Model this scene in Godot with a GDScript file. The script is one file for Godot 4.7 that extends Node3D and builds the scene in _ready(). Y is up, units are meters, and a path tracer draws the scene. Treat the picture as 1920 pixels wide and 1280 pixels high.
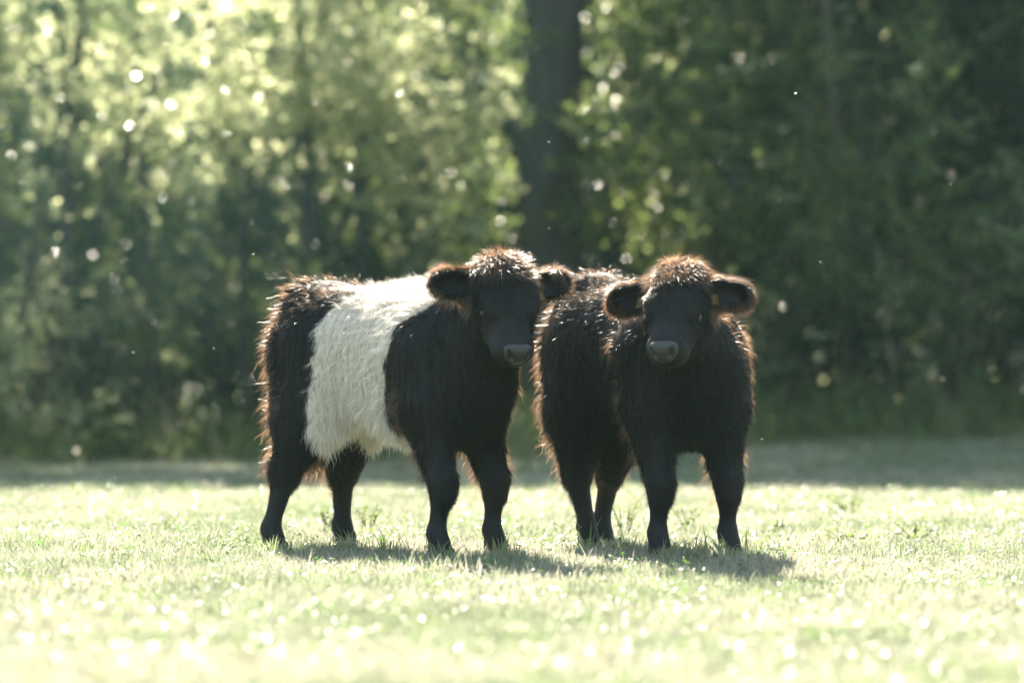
extends Node3D
# Two shaggy calves in a dewy pasture against the light, a dark line of trees behind. Metres, y up; the lens stands at the origin and looks along -z.

var rng := RandomNumberGenerator.new()
var wob := FastNoiseLite.new()
var used := {}


# ---------------------------------------------------------------- naming
func numbered(called: String) -> String:
	var n: int = used.get(called, 0)
	used[called] = n + 1
	return called if n == 0 else "%s_%03d" % [called, n]

func tag(o: Node3D, label: String, category: String, group := "", kind := "") -> void:
	if label: o.set_meta("label", label)
	if category: o.set_meta("category", category)
	if group: o.set_meta("group", group)
	if kind: o.set_meta("kind", kind)

func thing(called: String, label: String, category: String, at: Vector3, group := "") -> Node3D:
	var o := Node3D.new()
	o.name = numbered(called)
	add_child(o)
	o.position = at
	tag(o, label, category, group)
	return o

func part(called: String, mesh: Mesh, m: Material, parent: Node3D) -> MeshInstance3D:
	var o := MeshInstance3D.new()
	o.name = called
	o.mesh = mesh
	o.material_override = m
	parent.add_child(o, true)
	return o

func scatter(called: String, mesh: Mesh, m: Material, where: Array, tints: Array, parent: Node3D) -> MultiMeshInstance3D:
	var mm := MultiMesh.new()
	mm.transform_format = MultiMesh.TRANSFORM_3D
	mm.use_colors = tints.size() > 0
	mm.mesh = mesh
	mm.instance_count = where.size()
	for i in where.size():
		var t: Transform3D = where[i]
		mm.set_instance_transform(i, t)
		if tints.size() > 0:
			var c: Color = tints[i]
			mm.set_instance_color(i, c)
	var o := MultiMeshInstance3D.new()
	o.name = called
	o.multimesh = mm
	o.material_override = m
	parent.add_child(o, true)
	o.set_meta("kind", "stuff")
	return o

# ---------------------------------------------------------------- materials (linear colours in)
func mat(c: Color, rough: float, through := Color.BLACK, tinted := false, spec := 0.5) -> StandardMaterial3D:
	var m := StandardMaterial3D.new()
	m.albedo_color = c.linear_to_srgb()
	m.roughness = rough
	m.metallic_specular = spec
	m.cull_mode = BaseMaterial3D.CULL_DISABLED
	m.vertex_color_use_as_albedo = tinted
	if through != Color.BLACK:
		m.backlight_enabled = true
		m.backlight = through.linear_to_srgb()
	return m

func noisy(m: StandardMaterial3D, freq: float, dark: Color, light: Color, per_metre: float, relief := 0.0) -> StandardMaterial3D:
	var n := FastNoiseLite.new()
	n.seed = 11
	n.frequency = freq
	n.fractal_octaves = 5
	var t := NoiseTexture2D.new()
	t.width = 512; t.height = 512; t.seamless = true
	t.noise = n
	var g := Gradient.new()
	g.set_color(0, dark.linear_to_srgb()); g.set_color(1, light.linear_to_srgb())
	t.color_ramp = g
	m.albedo_texture = t
	m.albedo_color = Color.WHITE
	m.uv1_triplanar = true
	m.uv1_world_triplanar = true
	m.uv1_scale = Vector3.ONE * per_metre
	if relief > 0.0:
		var h := NoiseTexture2D.new()
		h.width = 512; h.height = 512; h.seamless = true
		h.noise = n
		m.heightmap_enabled = true
		m.heightmap_texture = h
		m.heightmap_scale = relief
	return m

# ---------------------------------------------------------------- plain shapes
func tube(st: SurfaceTool, pts: Array, radii: Array, sides := 8, rough := 0.0) -> void:
	var rings := []
	for i in pts.size():
		var p: Vector3 = pts[i]
		var a: Vector3 = pts[maxi(i - 1, 0)]
		var b: Vector3 = pts[mini(i + 1, pts.size() - 1)]
		var d := (b - a).normalized()
		var x := d.cross(Vector3(0.31, 0.1, 0.95)).normalized()
		var y := d.cross(x)
		var ring := []
		for k in sides:
			var w := TAU * k / sides
			var r: float = radii[i]
			r *= 1.0 + rough * wob.get_noise_3d(cos(w) * 60.0, sin(w) * 60.0, i * 25.0 + p.x * 90.0)
			ring.append(p + (x * cos(w) + y * sin(w)) * r)
		rings.append(ring)
	for i in rings.size() - 1:
		for k in sides:
			var q := (k + 1) % sides
			for v in [rings[i][k], rings[i][q], rings[i + 1][q], rings[i][k], rings[i + 1][q], rings[i + 1][k]]:
				st.add_vertex(v)

func tool() -> SurfaceTool:
	var st := SurfaceTool.new()
	st.begin(Mesh.PRIMITIVE_TRIANGLES)
	return st

func done(st: SurfaceTool) -> ArrayMesh:
	st.index()
	st.generate_normals()
	return st.commit()

func rnd(a: float, b: float) -> float:
	return rng.randf_range(a, b)

func any_dir() -> Vector3:
	var y := rnd(-1.0, 1.0)
	var w := rnd(0.0, TAU)
	var r := sqrt(1.0 - y * y)
	return Vector3(r * cos(w), y, r * sin(w))

func noise3(p: Vector3, f: float) -> Vector3:
	var q := p * f * 100.0
	return Vector3(wob.get_noise_3d(q.x, q.y, q.z), wob.get_noise_3d(q.x + 311.0, q.y + 57.0, q.z), wob.get_noise_3d(q.x, q.y + 523.0, q.z + 91.0))

# ---------------------------------------------------------------- signed distance grid -> surface nets
class Field:
	var o: Vector3
	var c: float
	var nx: int
	var ny: int
	var nz: int
	var d := PackedFloat32Array()
	var verts := PackedVector3Array()
	var norms := PackedVector3Array()
	var index := PackedInt32Array()

	func _init(lo: Vector3, hi: Vector3, cell: float) -> void:
		o = lo
		c = cell
		nx = int((hi.x - lo.x) / cell) + 2
		ny = int((hi.y - lo.y) / cell) + 2
		nz = int((hi.z - lo.z) / cell) + 2
		d.resize(nx * ny * nz)
		d.fill(1.0)

	func cone(a: Vector3, b: Vector3, ra: float, rb: float, k: float, sq := Vector3.ONE, carve := false) -> void:
		var m := k + c * 2.5
		var reach := Vector3.ONE * maxf(ra, rb) / sq + Vector3.ONE * m
		var lo := (Vector3(minf(a.x, b.x), minf(a.y, b.y), minf(a.z, b.z)) - reach - o) / c
		var hi := (Vector3(maxf(a.x, b.x), maxf(a.y, b.y), maxf(a.z, b.z)) + reach - o) / c
		var x0 := maxi(int(lo.x), 0)
		var x1 := mini(int(hi.x) + 1, nx)
		var y0 := maxi(int(lo.y), 0)
		var y1 := mini(int(hi.y) + 1, ny)
		var z0 := maxi(int(lo.z), 0)
		var z1 := mini(int(hi.z) + 1, nz)
		var s := a * sq
		var ab := b * sq - s
		var len2 := maxf(ab.length_squared(), 1e-9)
		for z in range(z0, z1):
			for y in range(y0, y1):
				var i := (z * ny + y) * nx + x0
				for x in range(x0, x1):
					var p := (o + Vector3(x, y, z) * c) * sq - s
					var h := clampf(p.dot(ab) / len2, 0.0, 1.0)
					var e := (p - ab * h).length() - lerpf(ra, rb, h)
					var was := d[i]
					if carve:
						was = -was
					var t := maxf(k - absf(was - e), 0.0) / k
					e = minf(was, e) - t * t * k * 0.25
					d[i] = -e if carve else e
					i += 1

	func net() -> void:
		var id := PackedInt32Array()
		id.resize(d.size())
		id.fill(-1)
		var sx := 1
		var sy := nx
		var sz := nx * ny
		for z in nz - 1:
			for y in ny - 1:
				var i := (z * ny + y) * nx
				for x in nx - 1:
					var v0 := d[i]
					if v0 > 0.12 or v0 < -0.12:
						i += 1
						continue
					var v1 := d[i + sx]
					var v2 := d[i + sy]
					var v3 := d[i + sx + sy]
					var v4 := d[i + sz]
					var v5 := d[i + sx + sz]
					var v6 := d[i + sy + sz]
					var v7 := d[i + sx + sy + sz]
					var n := int(v0 < 0.0) + int(v1 < 0.0) + int(v2 < 0.0) + int(v3 < 0.0) + int(v4 < 0.0) + int(v5 < 0.0) + int(v6 < 0.0) + int(v7 < 0.0)
					if n > 0 and n < 8:
						var sum := Vector3.ZERO
						var cnt := 0
						var vs := [v0, v1, v2, v3, v4, v5, v6, v7]
						for e in [[0, 1], [2, 3], [4, 5], [6, 7], [0, 2], [1, 3], [4, 6], [5, 7], [0, 4], [1, 5], [2, 6], [3, 7]]:
							var p: float = vs[e[0]]
							var q: float = vs[e[1]]
							if (p < 0.0) != (q < 0.0):
								var t := p / (p - q)
								var ca := Vector3(e[0] & 1, (e[0] >> 1) & 1, e[0] >> 2)
								var cb := Vector3(e[1] & 1, (e[1] >> 1) & 1, e[1] >> 2)
								sum += ca.lerp(cb, t)
								cnt += 1
						id[i] = verts.size()
						verts.append(o + (Vector3(x, y, z) + sum / cnt) * c)
						norms.append(Vector3(v1 + v3 + v5 + v7 - v0 - v2 - v4 - v6, v2 + v3 + v6 + v7 - v0 - v1 - v4 - v5, v4 + v5 + v6 + v7 - v0 - v1 - v2 - v3).normalized())
					i += 1
		for z in range(1, nz - 1):
			for y in range(1, ny - 1):
				var i := (z * ny + y) * nx + 1
				for x in range(1, nx - 1):
					if id[i] < 0:
						i += 1
						continue
					var inside := d[i] < 0.0
					if inside != (d[i + sx] < 0.0):
						quad(id[i], id[i - sy], id[i - sy - sz], id[i - sz], inside)
					if inside != (d[i + sy] < 0.0):
						quad(id[i], id[i - sz], id[i - sx - sz], id[i - sx], inside)
					if inside != (d[i + sz] < 0.0):
						quad(id[i], id[i - sx], id[i - sx - sy], id[i - sy], inside)
					i += 1

	func quad(a: int, b: int, e: int, f: int, flip: bool) -> void:
		if a < 0 or b < 0 or e < 0 or f < 0:
			return
		if flip:
			index.append_array(PackedInt32Array([a, e, b, a, f, e]))
		else:
			index.append_array(PackedInt32Array([a, b, e, a, e, f]))

	func moved(t: Transform3D) -> void:
		for i in verts.size():
			verts[i] = t * verts[i]
			norms[i] = (t.basis * norms[i]).normalized()

	func at(p: Vector3) -> float:
		var q := (p - o) / c
		if q.x < 0.0 or q.y < 0.0 or q.z < 0.0 or q.x >= nx or q.y >= ny or q.z >= nz:
			return 1.0
		return d[(int(q.z) * ny + int(q.y)) * nx + int(q.x)]

	# points spread over the surface: [[place, normal], ...]
	func sow(per_m2: float, r: RandomNumberGenerator) -> Array:
		var out := []
		for t in index.size() / 3:
			var ia := index[t * 3]
			var ib := index[t * 3 + 1]
			var ic := index[t * 3 + 2]
			var a := verts[ia]
			var b := verts[ib]
			var e := verts[ic]
			var area := (b - a).cross(e - a).length() * 0.5
			for k in int(area * per_m2 + r.randf()):
				var u := r.randf()
				var v := r.randf()
				if u + v > 1.0:
					u = 1.0 - u
					v = 1.0 - v
				out.append([a + (b - a) * u + (e - a) * v, (norms[ia] * (1.0 - u - v) + norms[ib] * u + norms[ic] * v).normalized()])
		return out


func mesh_of(fields: Array, tint := PackedColorArray()) -> ArrayMesh:
	var v := PackedVector3Array()
	var n := PackedVector3Array()
	var ix := PackedInt32Array()
	for f in fields:
		var first := v.size()
		v.append_array(f.verts)
		n.append_array(f.norms)
		for i in f.index:
			ix.append(i + first)
	var arr := []
	arr.resize(Mesh.ARRAY_MAX)
	arr[Mesh.ARRAY_VERTEX] = v
	arr[Mesh.ARRAY_NORMAL] = n
	if tint.size():
		arr[Mesh.ARRAY_COLOR] = tint
	arr[Mesh.ARRAY_INDEX] = ix
	var m := ArrayMesh.new()
	m.add_surface_from_arrays(Mesh.PRIMITIVE_TRIANGLES, arr)
	return m

# ---------------------------------------------------------------- hair
# a tuft of strands, one unit long, rising along +y and bending towards +z
func tuft(strands: int, segs: int, width: float, spread: float, bend: float, curl: float) -> ArrayMesh:
	var st := tool()
	for s in strands:
		var root := Vector3(rnd(-1, 1), 0, rnd(-1, 1)) * spread * 0.55
		var lean := Vector3(rnd(-1, 1), 0, rnd(-1, 1)) * spread
		var length := rnd(0.65, 1.12)
		var bow := bend * rnd(0.5, 1.4)
		var turn := rnd(0, TAU)
		var phase := rnd(0, TAU)
		var freq := rnd(5.0, 9.0)
		var side := Vector3(cos(turn), 0, sin(turn))
		var line := []
		for k in segs + 1:
			var t := float(k) / segs
			var p := root + lean * t * 0.8 + Vector3(0, t * length * (1.0 - 0.25 * bow * t), bow * t * t * length * 0.9)
			p += Vector3(cos(phase + t * freq), 0, sin(phase + t * freq)) * curl * t
			line.append(p)
		for k in segs:
			var w0 := width * (1.0 - 0.75 * float(k) / segs)
			var w1 := width * (1.0 - 0.75 * float(k + 1) / segs)
			var a: Vector3 = line[k]
			var b: Vector3 = line[k + 1]
			if k == segs - 1:
				for v in [a - side * w0, a + side * w0, b]:
					st.add_vertex(v)
			else:
				for v in [a - side * w0, a + side * w0, b + side * w1, a - side * w0, b + side * w1, b - side * w1]:
					st.add_vertex(v)
	st.generate_normals()
	return st.commit()

func hair_at(p: Vector3, dir: Vector3, fall: Vector3, length: float) -> Transform3D:
	var y := dir.normalized()
	var z := fall - y * fall.dot(y)
	if z.length() < 0.02:
		z = any_dir()
		z -= y * z.dot(y)
	z = z.normalized()
	var x := y.cross(z)
	var w := maxf(length, 0.03)
	return Transform3D(Basis(x * w, y * length, z * length), p)

# whether a place on the animal lies in the white belt
func in_belt(p: Vector3, n: Vector3, loose: float) -> bool:
	if p.y < 0.30:
		return false
	var edge := wob.get_noise_3d(p.x * 40.0, p.y * 900.0, p.z * 900.0) * 0.022 + loose
	var rear := lerpf(-0.185, -0.135, clampf((p.y - 0.6) / 0.38, 0.0, 1.0)) - 0.02 * clampf((0.5 - p.y) / 0.1, 0, 1) + 0.05 * smoothstep(0.86, 0.98, p.y)
	var front := lerpf(0.09, 0.235, clampf((p.y - 0.45) / 0.42, 0.0, 1.0)) + 0.13 * smoothstep(0.82, 0.96, p.y)
	if p.y < 0.47:
		front = lerpf(0.09, 0.24, clampf((0.47 - p.y) / 0.05, 0.0, 1.0))
	return p.x > rear + edge and p.x < front + edge and not (p.y < 0.44 and absf(n.y) < 0.35 and p.x < -0.15)

# pose: theta (turn of the body from side-on towards the lens), feet, head, tail; local axes: x forward, y up, z the calf's right side
func calf(called: String, label: String, base: Vector3, theta: float, pose: Dictionary) -> void:
	var root := thing(called, label, "calf", base)
	root.rotation.y = -theta
	var to_local := root.transform.basis.inverse()

	# head frame: x along the nose, y out of the forehead, z to the animal's right
	var face: float = pose.face
	var tilt: float = pose.tilt
	var level := Vector3(sin(face), 0, cos(face))
	var nose := level * cos(tilt) - Vector3.UP * sin(tilt)
	var brow := level * sin(tilt) + Vector3.UP * cos(tilt)
	var hb := Basis(nose, brow, nose.cross(brow)).rotated(level, pose.roll)
	var head := Transform3D(to_local * hb, pose.head)
	var H: Vector3 = pose.head

	# --- body
	var f := Field.new(Vector3(-0.68, -0.02, -0.42), Vector3(0.86, 1.16, 0.46), 0.0145)
	var wide := Vector3(1, 1, 1.28)
	var up := Vector3(0, pose.rump, 0)
	f.cone(Vector3(-0.20, 0.755, 0), Vector3(0.15, 0.70, 0), 0.222, 0.262, 0.08, Vector3(1, 1, 1.3))
	f.cone(Vector3(-0.27, 0.785, 0) + up * 0.6, Vector3(-0.16, 0.76, 0) + up * 0.4, 0.185, 0.215, 0.08, Vector3(1, 1, 1.1))
	f.cone(Vector3(0.20, 0.72, 0), Vector3(0.33, 0.675, 0), 0.252, 0.195, 0.1, Vector3(1, 1, 1.4))
	f.cone(Vector3(0.35, 0.62, 0), Vector3(0.33, 0.535, 0), 0.15, 0.125, 0.1)
	f.cone(Vector3(-0.33, 0.935, -0.08) + up, Vector3(-0.33, 0.935, 0.08) + up, 0.06, 0.06, 0.07)
	f.cone(Vector3(-0.25, 0.93, 0) + up, Vector3(-0.375, 0.945, 0) + up, 0.06, 0.045, 0.06)
	for s in [-1.0, 1.0]:
		f.cone(Vector3(-0.375, 0.87, s * 0.085) + up * 0.7, Vector3(-0.375, 0.74, s * 0.11), 0.055, 0.075, 0.06)
	f.cone(Vector3(-0.35, 0.87, 0) + up * 0.7, Vector3(-0.34, 0.74, 0), 0.07, 0.1, 0.08)
	f.cone(Vector3(0.24, 0.865, 0), Vector3(0.10, 0.885, 0), 0.07, 0.06, 0.14)
	# neck and throat
	var nape := head * Vector3(0.05, -0.11, 0)
	var jaw := head * Vector3(0.14, -0.17, 0)
	f.cone(Vector3(0.28, 0.785, 0), nape, 0.175, 0.098, 0.1, Vector3(1, 1, 1.1))
	f.cone(Vector3(0.36, 0.66, 0), jaw, 0.175, 0.075, 0.1, Vector3(1, 1, 1.1))
	for i in 4:
		var foot: Vector3 = pose.feet[i]
		var s := 1.0 if foot.z > 0 else -1.0
		if i < 2:
			var knee: Vector3 = pose.knees[i]
			f.cone(Vector3(0.27, 0.74, s * 0.12), Vector3(0.31, 0.56, s * 0.14), 0.135, 0.105, 0.08)
			f.cone(Vector3(0.30, 0.54, s * 0.145), knee + Vector3(-0.005, 0.03, 0), 0.092, 0.050, 0.06)
			f.cone(knee + Vector3(0.006, 0.03, 0), knee + Vector3(0.004, -0.025, 0), 0.051, 0.047, 0.025)
			f.cone(knee, foot + Vector3(-0.02, 0.10, 0), 0.036, 0.030, 0.02)
		else:
			var hock: Vector3 = pose.knees[i]
			f.cone(Vector3(-0.26, 0.77, s * 0.09), Vector3(-0.245, 0.55, s * 0.125), 0.16, 0.120, 0.08)
			f.cone(Vector3(-0.35, 0.72, s * 0.10), Vector3(-0.365, 0.50, s * 0.13), 0.08, 0.072, 0.08)
			f.cone(Vector3(-0.255, 0.54, s * 0.13), hock + Vector3(0.01, 0.03, 0), 0.112, 0.058, 0.07)
			f.cone(hock + Vector3(0.012, 0, 0), hock + Vector3(-0.03, 0.035, 0), 0.043, 0.034, 0.03)
			f.cone(hock, foot + Vector3(-0.015, 0.10, 0), 0.040, 0.031, 0.03)
		f.cone(foot + Vector3(-0.020, 0.085, 0), foot + Vector3(0.002, 0.04, 0), 0.039, 0.040, 0.02)
	var tail: Array = pose.tail
	for i in tail.size() - 1:
		f.cone(tail[i], tail[i + 1], 0.034 - 0.006 * i, 0.028 - 0.006 * i, 0.03)
	f.net()

	# --- head, on a finer grid of its own
	var ear: Array = pose.ears
	var ahead_of := Vector3(cos(tilt), sin(tilt), 0)   # level and forwards, in the frame of the head
	var h := Field.new(Vector3(-0.09, -0.26, -0.32), Vector3(0.47, 0.08, 0.32), 0.0068)
	h.cone(Vector3(0.075, -0.085, 0), Vector3(0.15, -0.085, 0), 0.104, 0.098, 0.05, Vector3(1, 1, 0.94))
	h.cone(Vector3(0.02, -0.045, -0.03), Vector3(0.02, -0.045, 0.03), 0.055, 0.055, 0.05)
	h.cone(Vector3(0.13, -0.078, 0), Vector3(0.325, -0.070, 0), 0.092, 0.056, 0.05)
	h.cone(Vector3(0.335, -0.070, -0.016), Vector3(0.335, -0.070, 0.016), 0.043, 0.043, 0.04)
	h.cone(Vector3(0.325, -0.105, -0.014), Vector3(0.325, -0.105, 0.014), 0.042, 0.042, 0.04)
	for s in [-1.0, 1.0]:
		h.cone(Vector3(0.12, -0.15, s * 0.045), Vector3(0.32, -0.115, s * 0.02), 0.07, 0.036, 0.05)
		h.cone(Vector3(0.155, -0.032, s * 0.066), Vector3(0.20, -0.04, s * 0.06), 0.034, 0.028, 0.03)
		h.cone(Vector3(0.19, -0.075, s * 0.098), Vector3(0.20, -0.075, s * 0.102), 0.018, 0.018, 0.02, Vector3.ONE, true)
		# ear: a flattened trumpet, hollow towards the front
		h.cone(Vector3(0.055, -0.085, s * 0.085), Vector3(0.055, -0.085, s * 0.13), 0.034, 0.040, 0.03)
		var tip: Vector3 = Vector3(0.045, -0.088, s * 0.215) + ear[int(s > 0)]
		var root_at: Vector3 = Vector3(0.055, -0.085, s * 0.135)
		h.cone(root_at, tip, 0.050, 0.053, 0.03, Vector3(1.1, 1.1, 1))
		h.cone(root_at + ahead_of * 0.034, tip + ahead_of * 0.036, 0.043, 0.046, 0.012, Vector3.ONE, true)
		h.cone(Vector3(0.345, -0.075, s * 0.023), Vector3(0.335, -0.10, s * 0.026), 0.033, 0.031, 0.03)
	h.net()
	var grown := h.sow(60000.0, rng)
	h.moved(head)
	var skin := PackedColorArray()
	for i in f.verts.size():
		skin.append(Color(0.42, 0.36, 0.32) if pose.belt and in_belt(f.verts[i], f.norms[i], 0.0) else Color(0.011, 0.0115, 0.012))
	for i in h.verts.size():
		skin.append(Color(0.011, 0.0115, 0.012))
	part("body", mesh_of([f, h], skin), mats.skin, root)

	# --- the wet pad of the nose
	var z := Field.new(Vector3(0.28, -0.17, -0.11), Vector3(0.45, 0.02, 0.11), 0.0045)
	z.cone(Vector3(0.368, -0.044, -0.020), Vector3(0.368, -0.044, 0.020), 0.027, 0.027, 0.02)
	z.cone(Vector3(0.378, -0.076, -0.010), Vector3(0.378, -0.076, 0.010), 0.023, 0.023, 0.03)
	for s in [-1.0, 1.0]:
		z.cone(Vector3(0.366, -0.046, s * 0.036), Vector3(0.376, -0.064, s * 0.033), 0.016, 0.013, 0.016)
		z.cone(Vector3(0.386, -0.036, s * 0.036), Vector3(0.398, -0.056, s * 0.029), 0.006, 0.011, 0.005, Vector3.ONE, true)
		z.cone(Vector3(0.386, -0.036, s * 0.036), Vector3(0.378, -0.024, s * 0.047), 0.006, 0.004, 0.005, Vector3.ONE, true)
	z.net()

	# --- coat: every tuft has its place, its lie and its length from the part of the animal it grows on
	var bags := {"black": [], "black2": [], "brown": [], "guard": [], "guard2": [], "white": [], "white2": []}
	var belt: bool = pose.belt
	for pn in f.sow(24500.0, rng):
		var p: Vector3 = pn[0]
		var n: Vector3 = pn[1]
		if p.y < 0.045 or (p - head * Vector3(0.10, -0.09, 0)).length() < 0.10:
			continue
		var length := 0.045
		var lift := 0.25
		var flow := Vector3(-0.30, -1.0, 0)
		var wild := 0.42
		var trunk := clampf((p.y - 0.36) / 0.12, 0.0, 1.0)
		if p.y < 0.42:
			length = lerpf(0.017, 0.044, clampf((p.y - 0.10) / 0.26, 0.0, 1.0))
			lift = lerpf(0.24, 0.34, trunk)
			flow = Vector3(-0.1 if p.x > 0 else -0.25, -1, 0)
			if n.x < -0.3:
				length *= 1.45
				lift += 0.06
			wild = 0.4
		if n.y > 0.55 and p.y > 0.75:
			flow = Vector3(-1.0, 0.0, 0.55 * signf(n.z))
			lift = 0.19
			length = 0.042
		if p.x < -0.36 and p.y > 0.34:
			length = 0.056
			lift = 0.5
		if p.x > 0.30 and p.y > 0.40:
			length = 0.044
			lift = 0.26
		if n.y < -0.5 and p.y > 0.36 and p.y < 0.6:
			length = 0.052
			flow = Vector3(-0.4, -1, 0)
			lift = 0.35
		var on_tail := false
		for i in tail.size() - 1:
			if Geometry3D.get_closest_point_to_segment(p, tail[i], tail[i + 1]).distance_to(p) < 0.05 and p.x < -0.42 and p.y < 0.8:
				on_tail = true
		if on_tail:
			length = 0.045 if p.y > 0.50 else 0.17
			lift = 0.2
			flow = Vector3(-0.05, -1, 0)
		var drift := noise3(p, 0.22) * wild + noise3(p + Vector3(3, 1, 7), 0.6) * wild * 0.8
		var t := flow - n * flow.dot(n)
		t = t.normalized() if t.length() > 0.01 else flow
		var cell := (p / 0.03).floor()
		var lock := (cell + Vector3.ONE * 0.5) * 0.03 + noise3(cell, 7.3) * 0.02
		var dir := n * lift + t * (1.0 - lift) + drift + any_dir() * 0.10 + (lock - p) * (18.0 if p.y > 0.3 else 6.0)
		length *= rnd(0.5, 1.05)
		if rng.randf() < 0.03:
			length *= 1.35
		var white: bool = belt and in_belt(p, n, rnd(-0.008, 0.008))
		if on_tail and p.y < 0.55 and rng.randf() < 0.6:
			bags.guard.append(hair_at(p, dir, Vector3(-0.2, -1, 0) + any_dir() * 0.5, length))
			continue
		if white and n.y < -0.4:
			length *= 1.3
		if white:
			dir += noise3(p + Vector3(1, 9, 4), 0.7) * 0.55
		var where := hair_at(p - n * 0.004, dir, Vector3(-0.2, -1, 0) + noise3(p, 0.5) * 1.2, length * (1.15 if white else 1.0))
		if rng.randf() < 0.105 and not on_tail and p.y > 0.2:
			where = hair_at(p, n * 0.9 + t * 0.4 + any_dir() * 0.4, flow + any_dir() * 0.7, length * rnd(0.9, 1.5) * (1.05 if n.x < -0.4 else 0.9))
			if not white:
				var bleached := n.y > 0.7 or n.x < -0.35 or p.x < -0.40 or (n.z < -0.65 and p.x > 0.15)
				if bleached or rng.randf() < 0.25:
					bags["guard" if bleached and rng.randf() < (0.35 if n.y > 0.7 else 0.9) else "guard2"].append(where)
				continue
		if white:
			bags["white" if rng.randf() < 0.5 else "white2"].append(where)
		else:
			var pick := rng.randf()
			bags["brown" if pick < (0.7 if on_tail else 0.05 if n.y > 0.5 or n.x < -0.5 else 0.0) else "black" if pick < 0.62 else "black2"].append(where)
	for pn in grown:
		var p: Vector3 = pn[0]
		var n: Vector3 = pn[1]
		if z.at(p) < 0.009:
			continue
		if (p - Vector3(0.19, -0.066, signf(p.z) * 0.092)).length() < 0.030:
			continue
		var side := absf(p.z)
		if side < 0.11 and p.x < 0.22 and rng.randf() > 0.66:
			continue
		var length := lerpf(0.034, 0.014, clampf((p.x - 0.12) / 0.15, 0, 1))
		var lift := 0.36
		var flow := Vector3(1, 0, 0.35 * signf(p.z))
		var wild := 0.95
		if p.x < 0.11 and side < 0.11:   # the poll: long, tousled, falling over the forehead
			length = 0.046
			lift = 0.5
			wild = 0.95
		if p.x > 0.24:
			flow = Vector3(-1, 0, 0.5 * signf(p.z))
		if p.x > 0.30:
			length = 0.013
			lift = 0.3
			wild = 0.4
		if p.y < -0.13 or (p.x < 0.2 and p.y < -0.09 and side < 0.12):
			length = 0.036 if p.x < 0.25 else 0.016
			flow = Vector3(0.2, -0.8, 0.1 * signf(p.z))
			lift = 0.4
		var inner := false
		var edge := 0.0
		if side > 0.115:
			var sz := signf(p.z)
			inner = n.dot(ahead_of) > 0.2
			var q := p - Vector3(0.05, -0.086, sz * 0.17)
			var across := q.dot(Vector3(-ahead_of.y, ahead_of.x, 0))
			edge = pow(across / 0.056, 2.0) + pow(maxf(side - 0.17, 0.0) / 0.10, 2.0)
			var rise: Vector3 = Vector3(-ahead_of.y, ahead_of.x, 0) * across * 16.0
			flow = (rise + Vector3(0, 0, sz * clampf((side - 0.12) * 12.0, 0.1, 1.0))).normalized()
			length = 0.020 if inner else 0.034
			lift = 0.2 if inner else 0.5
			wild = 0.35
			if edge > 0.72:
				inner = false
				length = 0.034
				lift = 0.3
				wild = 0.5
			elif inner and rng.randf() < 0.5:
				continue
		var drift := noise3(p, 0.45) * wild + noise3(p + Vector3(5, 2, 1), 1.1) * wild * 0.5
		var t := flow - n * flow.dot(n)
		t = t.normalized() if t.length() > 0.01 else flow
		var dir := n * lift + t * (1.0 - lift) + drift + any_dir() * 0.12
		var fall := (Vector3(0.7, -0.7, 0) if p.x < 0.24 else Vector3(-0.8, -0.2, 0)) + noise3(p, 0.8)
		var where := hair_at(head * (p - n * 0.003), head.basis * dir, head.basis * fall, length * rnd(0.65, 1.2))
		if (side > 0.115 or p.x < 0.09) and not inner and rng.randf() < (0.34 if edge > 0.72 else 0.2 if side > 0.115 else 0.16):
			bags.guard.append(hair_at(head * p, head.basis * (n * 0.8 + t * 0.4 + any_dir() * 0.35), head.basis * fall, length * rnd(0.8, 1.25)))
			continue
		var pick := rng.randf()
		bags["brown" if pick < (0.22 if (p.x < 0.09 and n.y > -0.2 and side < 0.11) or (side > 0.115 and not inner) else 0.08) else "black" if pick < 0.62 else "black2"].append(where)
	scatter("black_fur", tufts.straight, mats.black_hair, bags.black, [], root)
	scatter("black_fur", tufts.bent, mats.black_hair, bags.black2, [], root)
	scatter("brown_fur", tufts.straight, mats.brown_hair, bags.brown, [], root)
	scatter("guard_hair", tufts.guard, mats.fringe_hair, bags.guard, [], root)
	scatter("guard_hair", tufts.guard, mats.black_hair, bags.guard2, [], root)
	if belt:
		scatter("white_belt_fur", tufts.curly, mats.white_hair, bags.white, [], root)
		scatter("white_belt_fur", tufts.wavy, mats.white_hair, bags.white2, [], root)

	# --- muzzle pad, eyes, hooves, tags
	z.moved(head)
	part("muzzle", mesh_of([z]), mats.wet_nose, root)
	var lip := tool()
	var mouth := []
	for k in 9:
		var w := lerpf(-1.1, 1.1, k / 8.0)
		mouth.append(head * Vector3(0.338 + 0.034 * cos(w), -0.108 - 0.006 * cos(w * 2.0), 0.062 * sin(w)))
	tube(lip, mouth, [0.002, 0.003, 0.004, 0.004, 0.004, 0.004, 0.004, 0.003, 0.002], 6)
	part("lip", done(lip), mats.lip, root)
	for s in [-1.0, 1.0]:
		var ball := SphereMesh.new()
		ball.radius = 0.0185; ball.height = 0.037; ball.radial_segments = 20; ball.rings = 12
		part("eye", ball, mats.eye, root).position = head * Vector3(0.192, -0.066, s * 0.087)
		var lid := tool()
		var rim := []
		for k in 13:
			var w := TAU * k / 12.0
			rim.append(head * Vector3(0.192 + 0.021 * cos(w), -0.066 + 0.014 * sin(w), s * (0.099 - 0.004 * absf(cos(w)))))
		tube(lid, rim, [0.004, 0.004, 0.004, 0.004, 0.004, 0.004, 0.004, 0.004, 0.004, 0.004, 0.004, 0.004, 0.004], 6)
		part("eyelid", done(lid), mats.hide, root)
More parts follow.
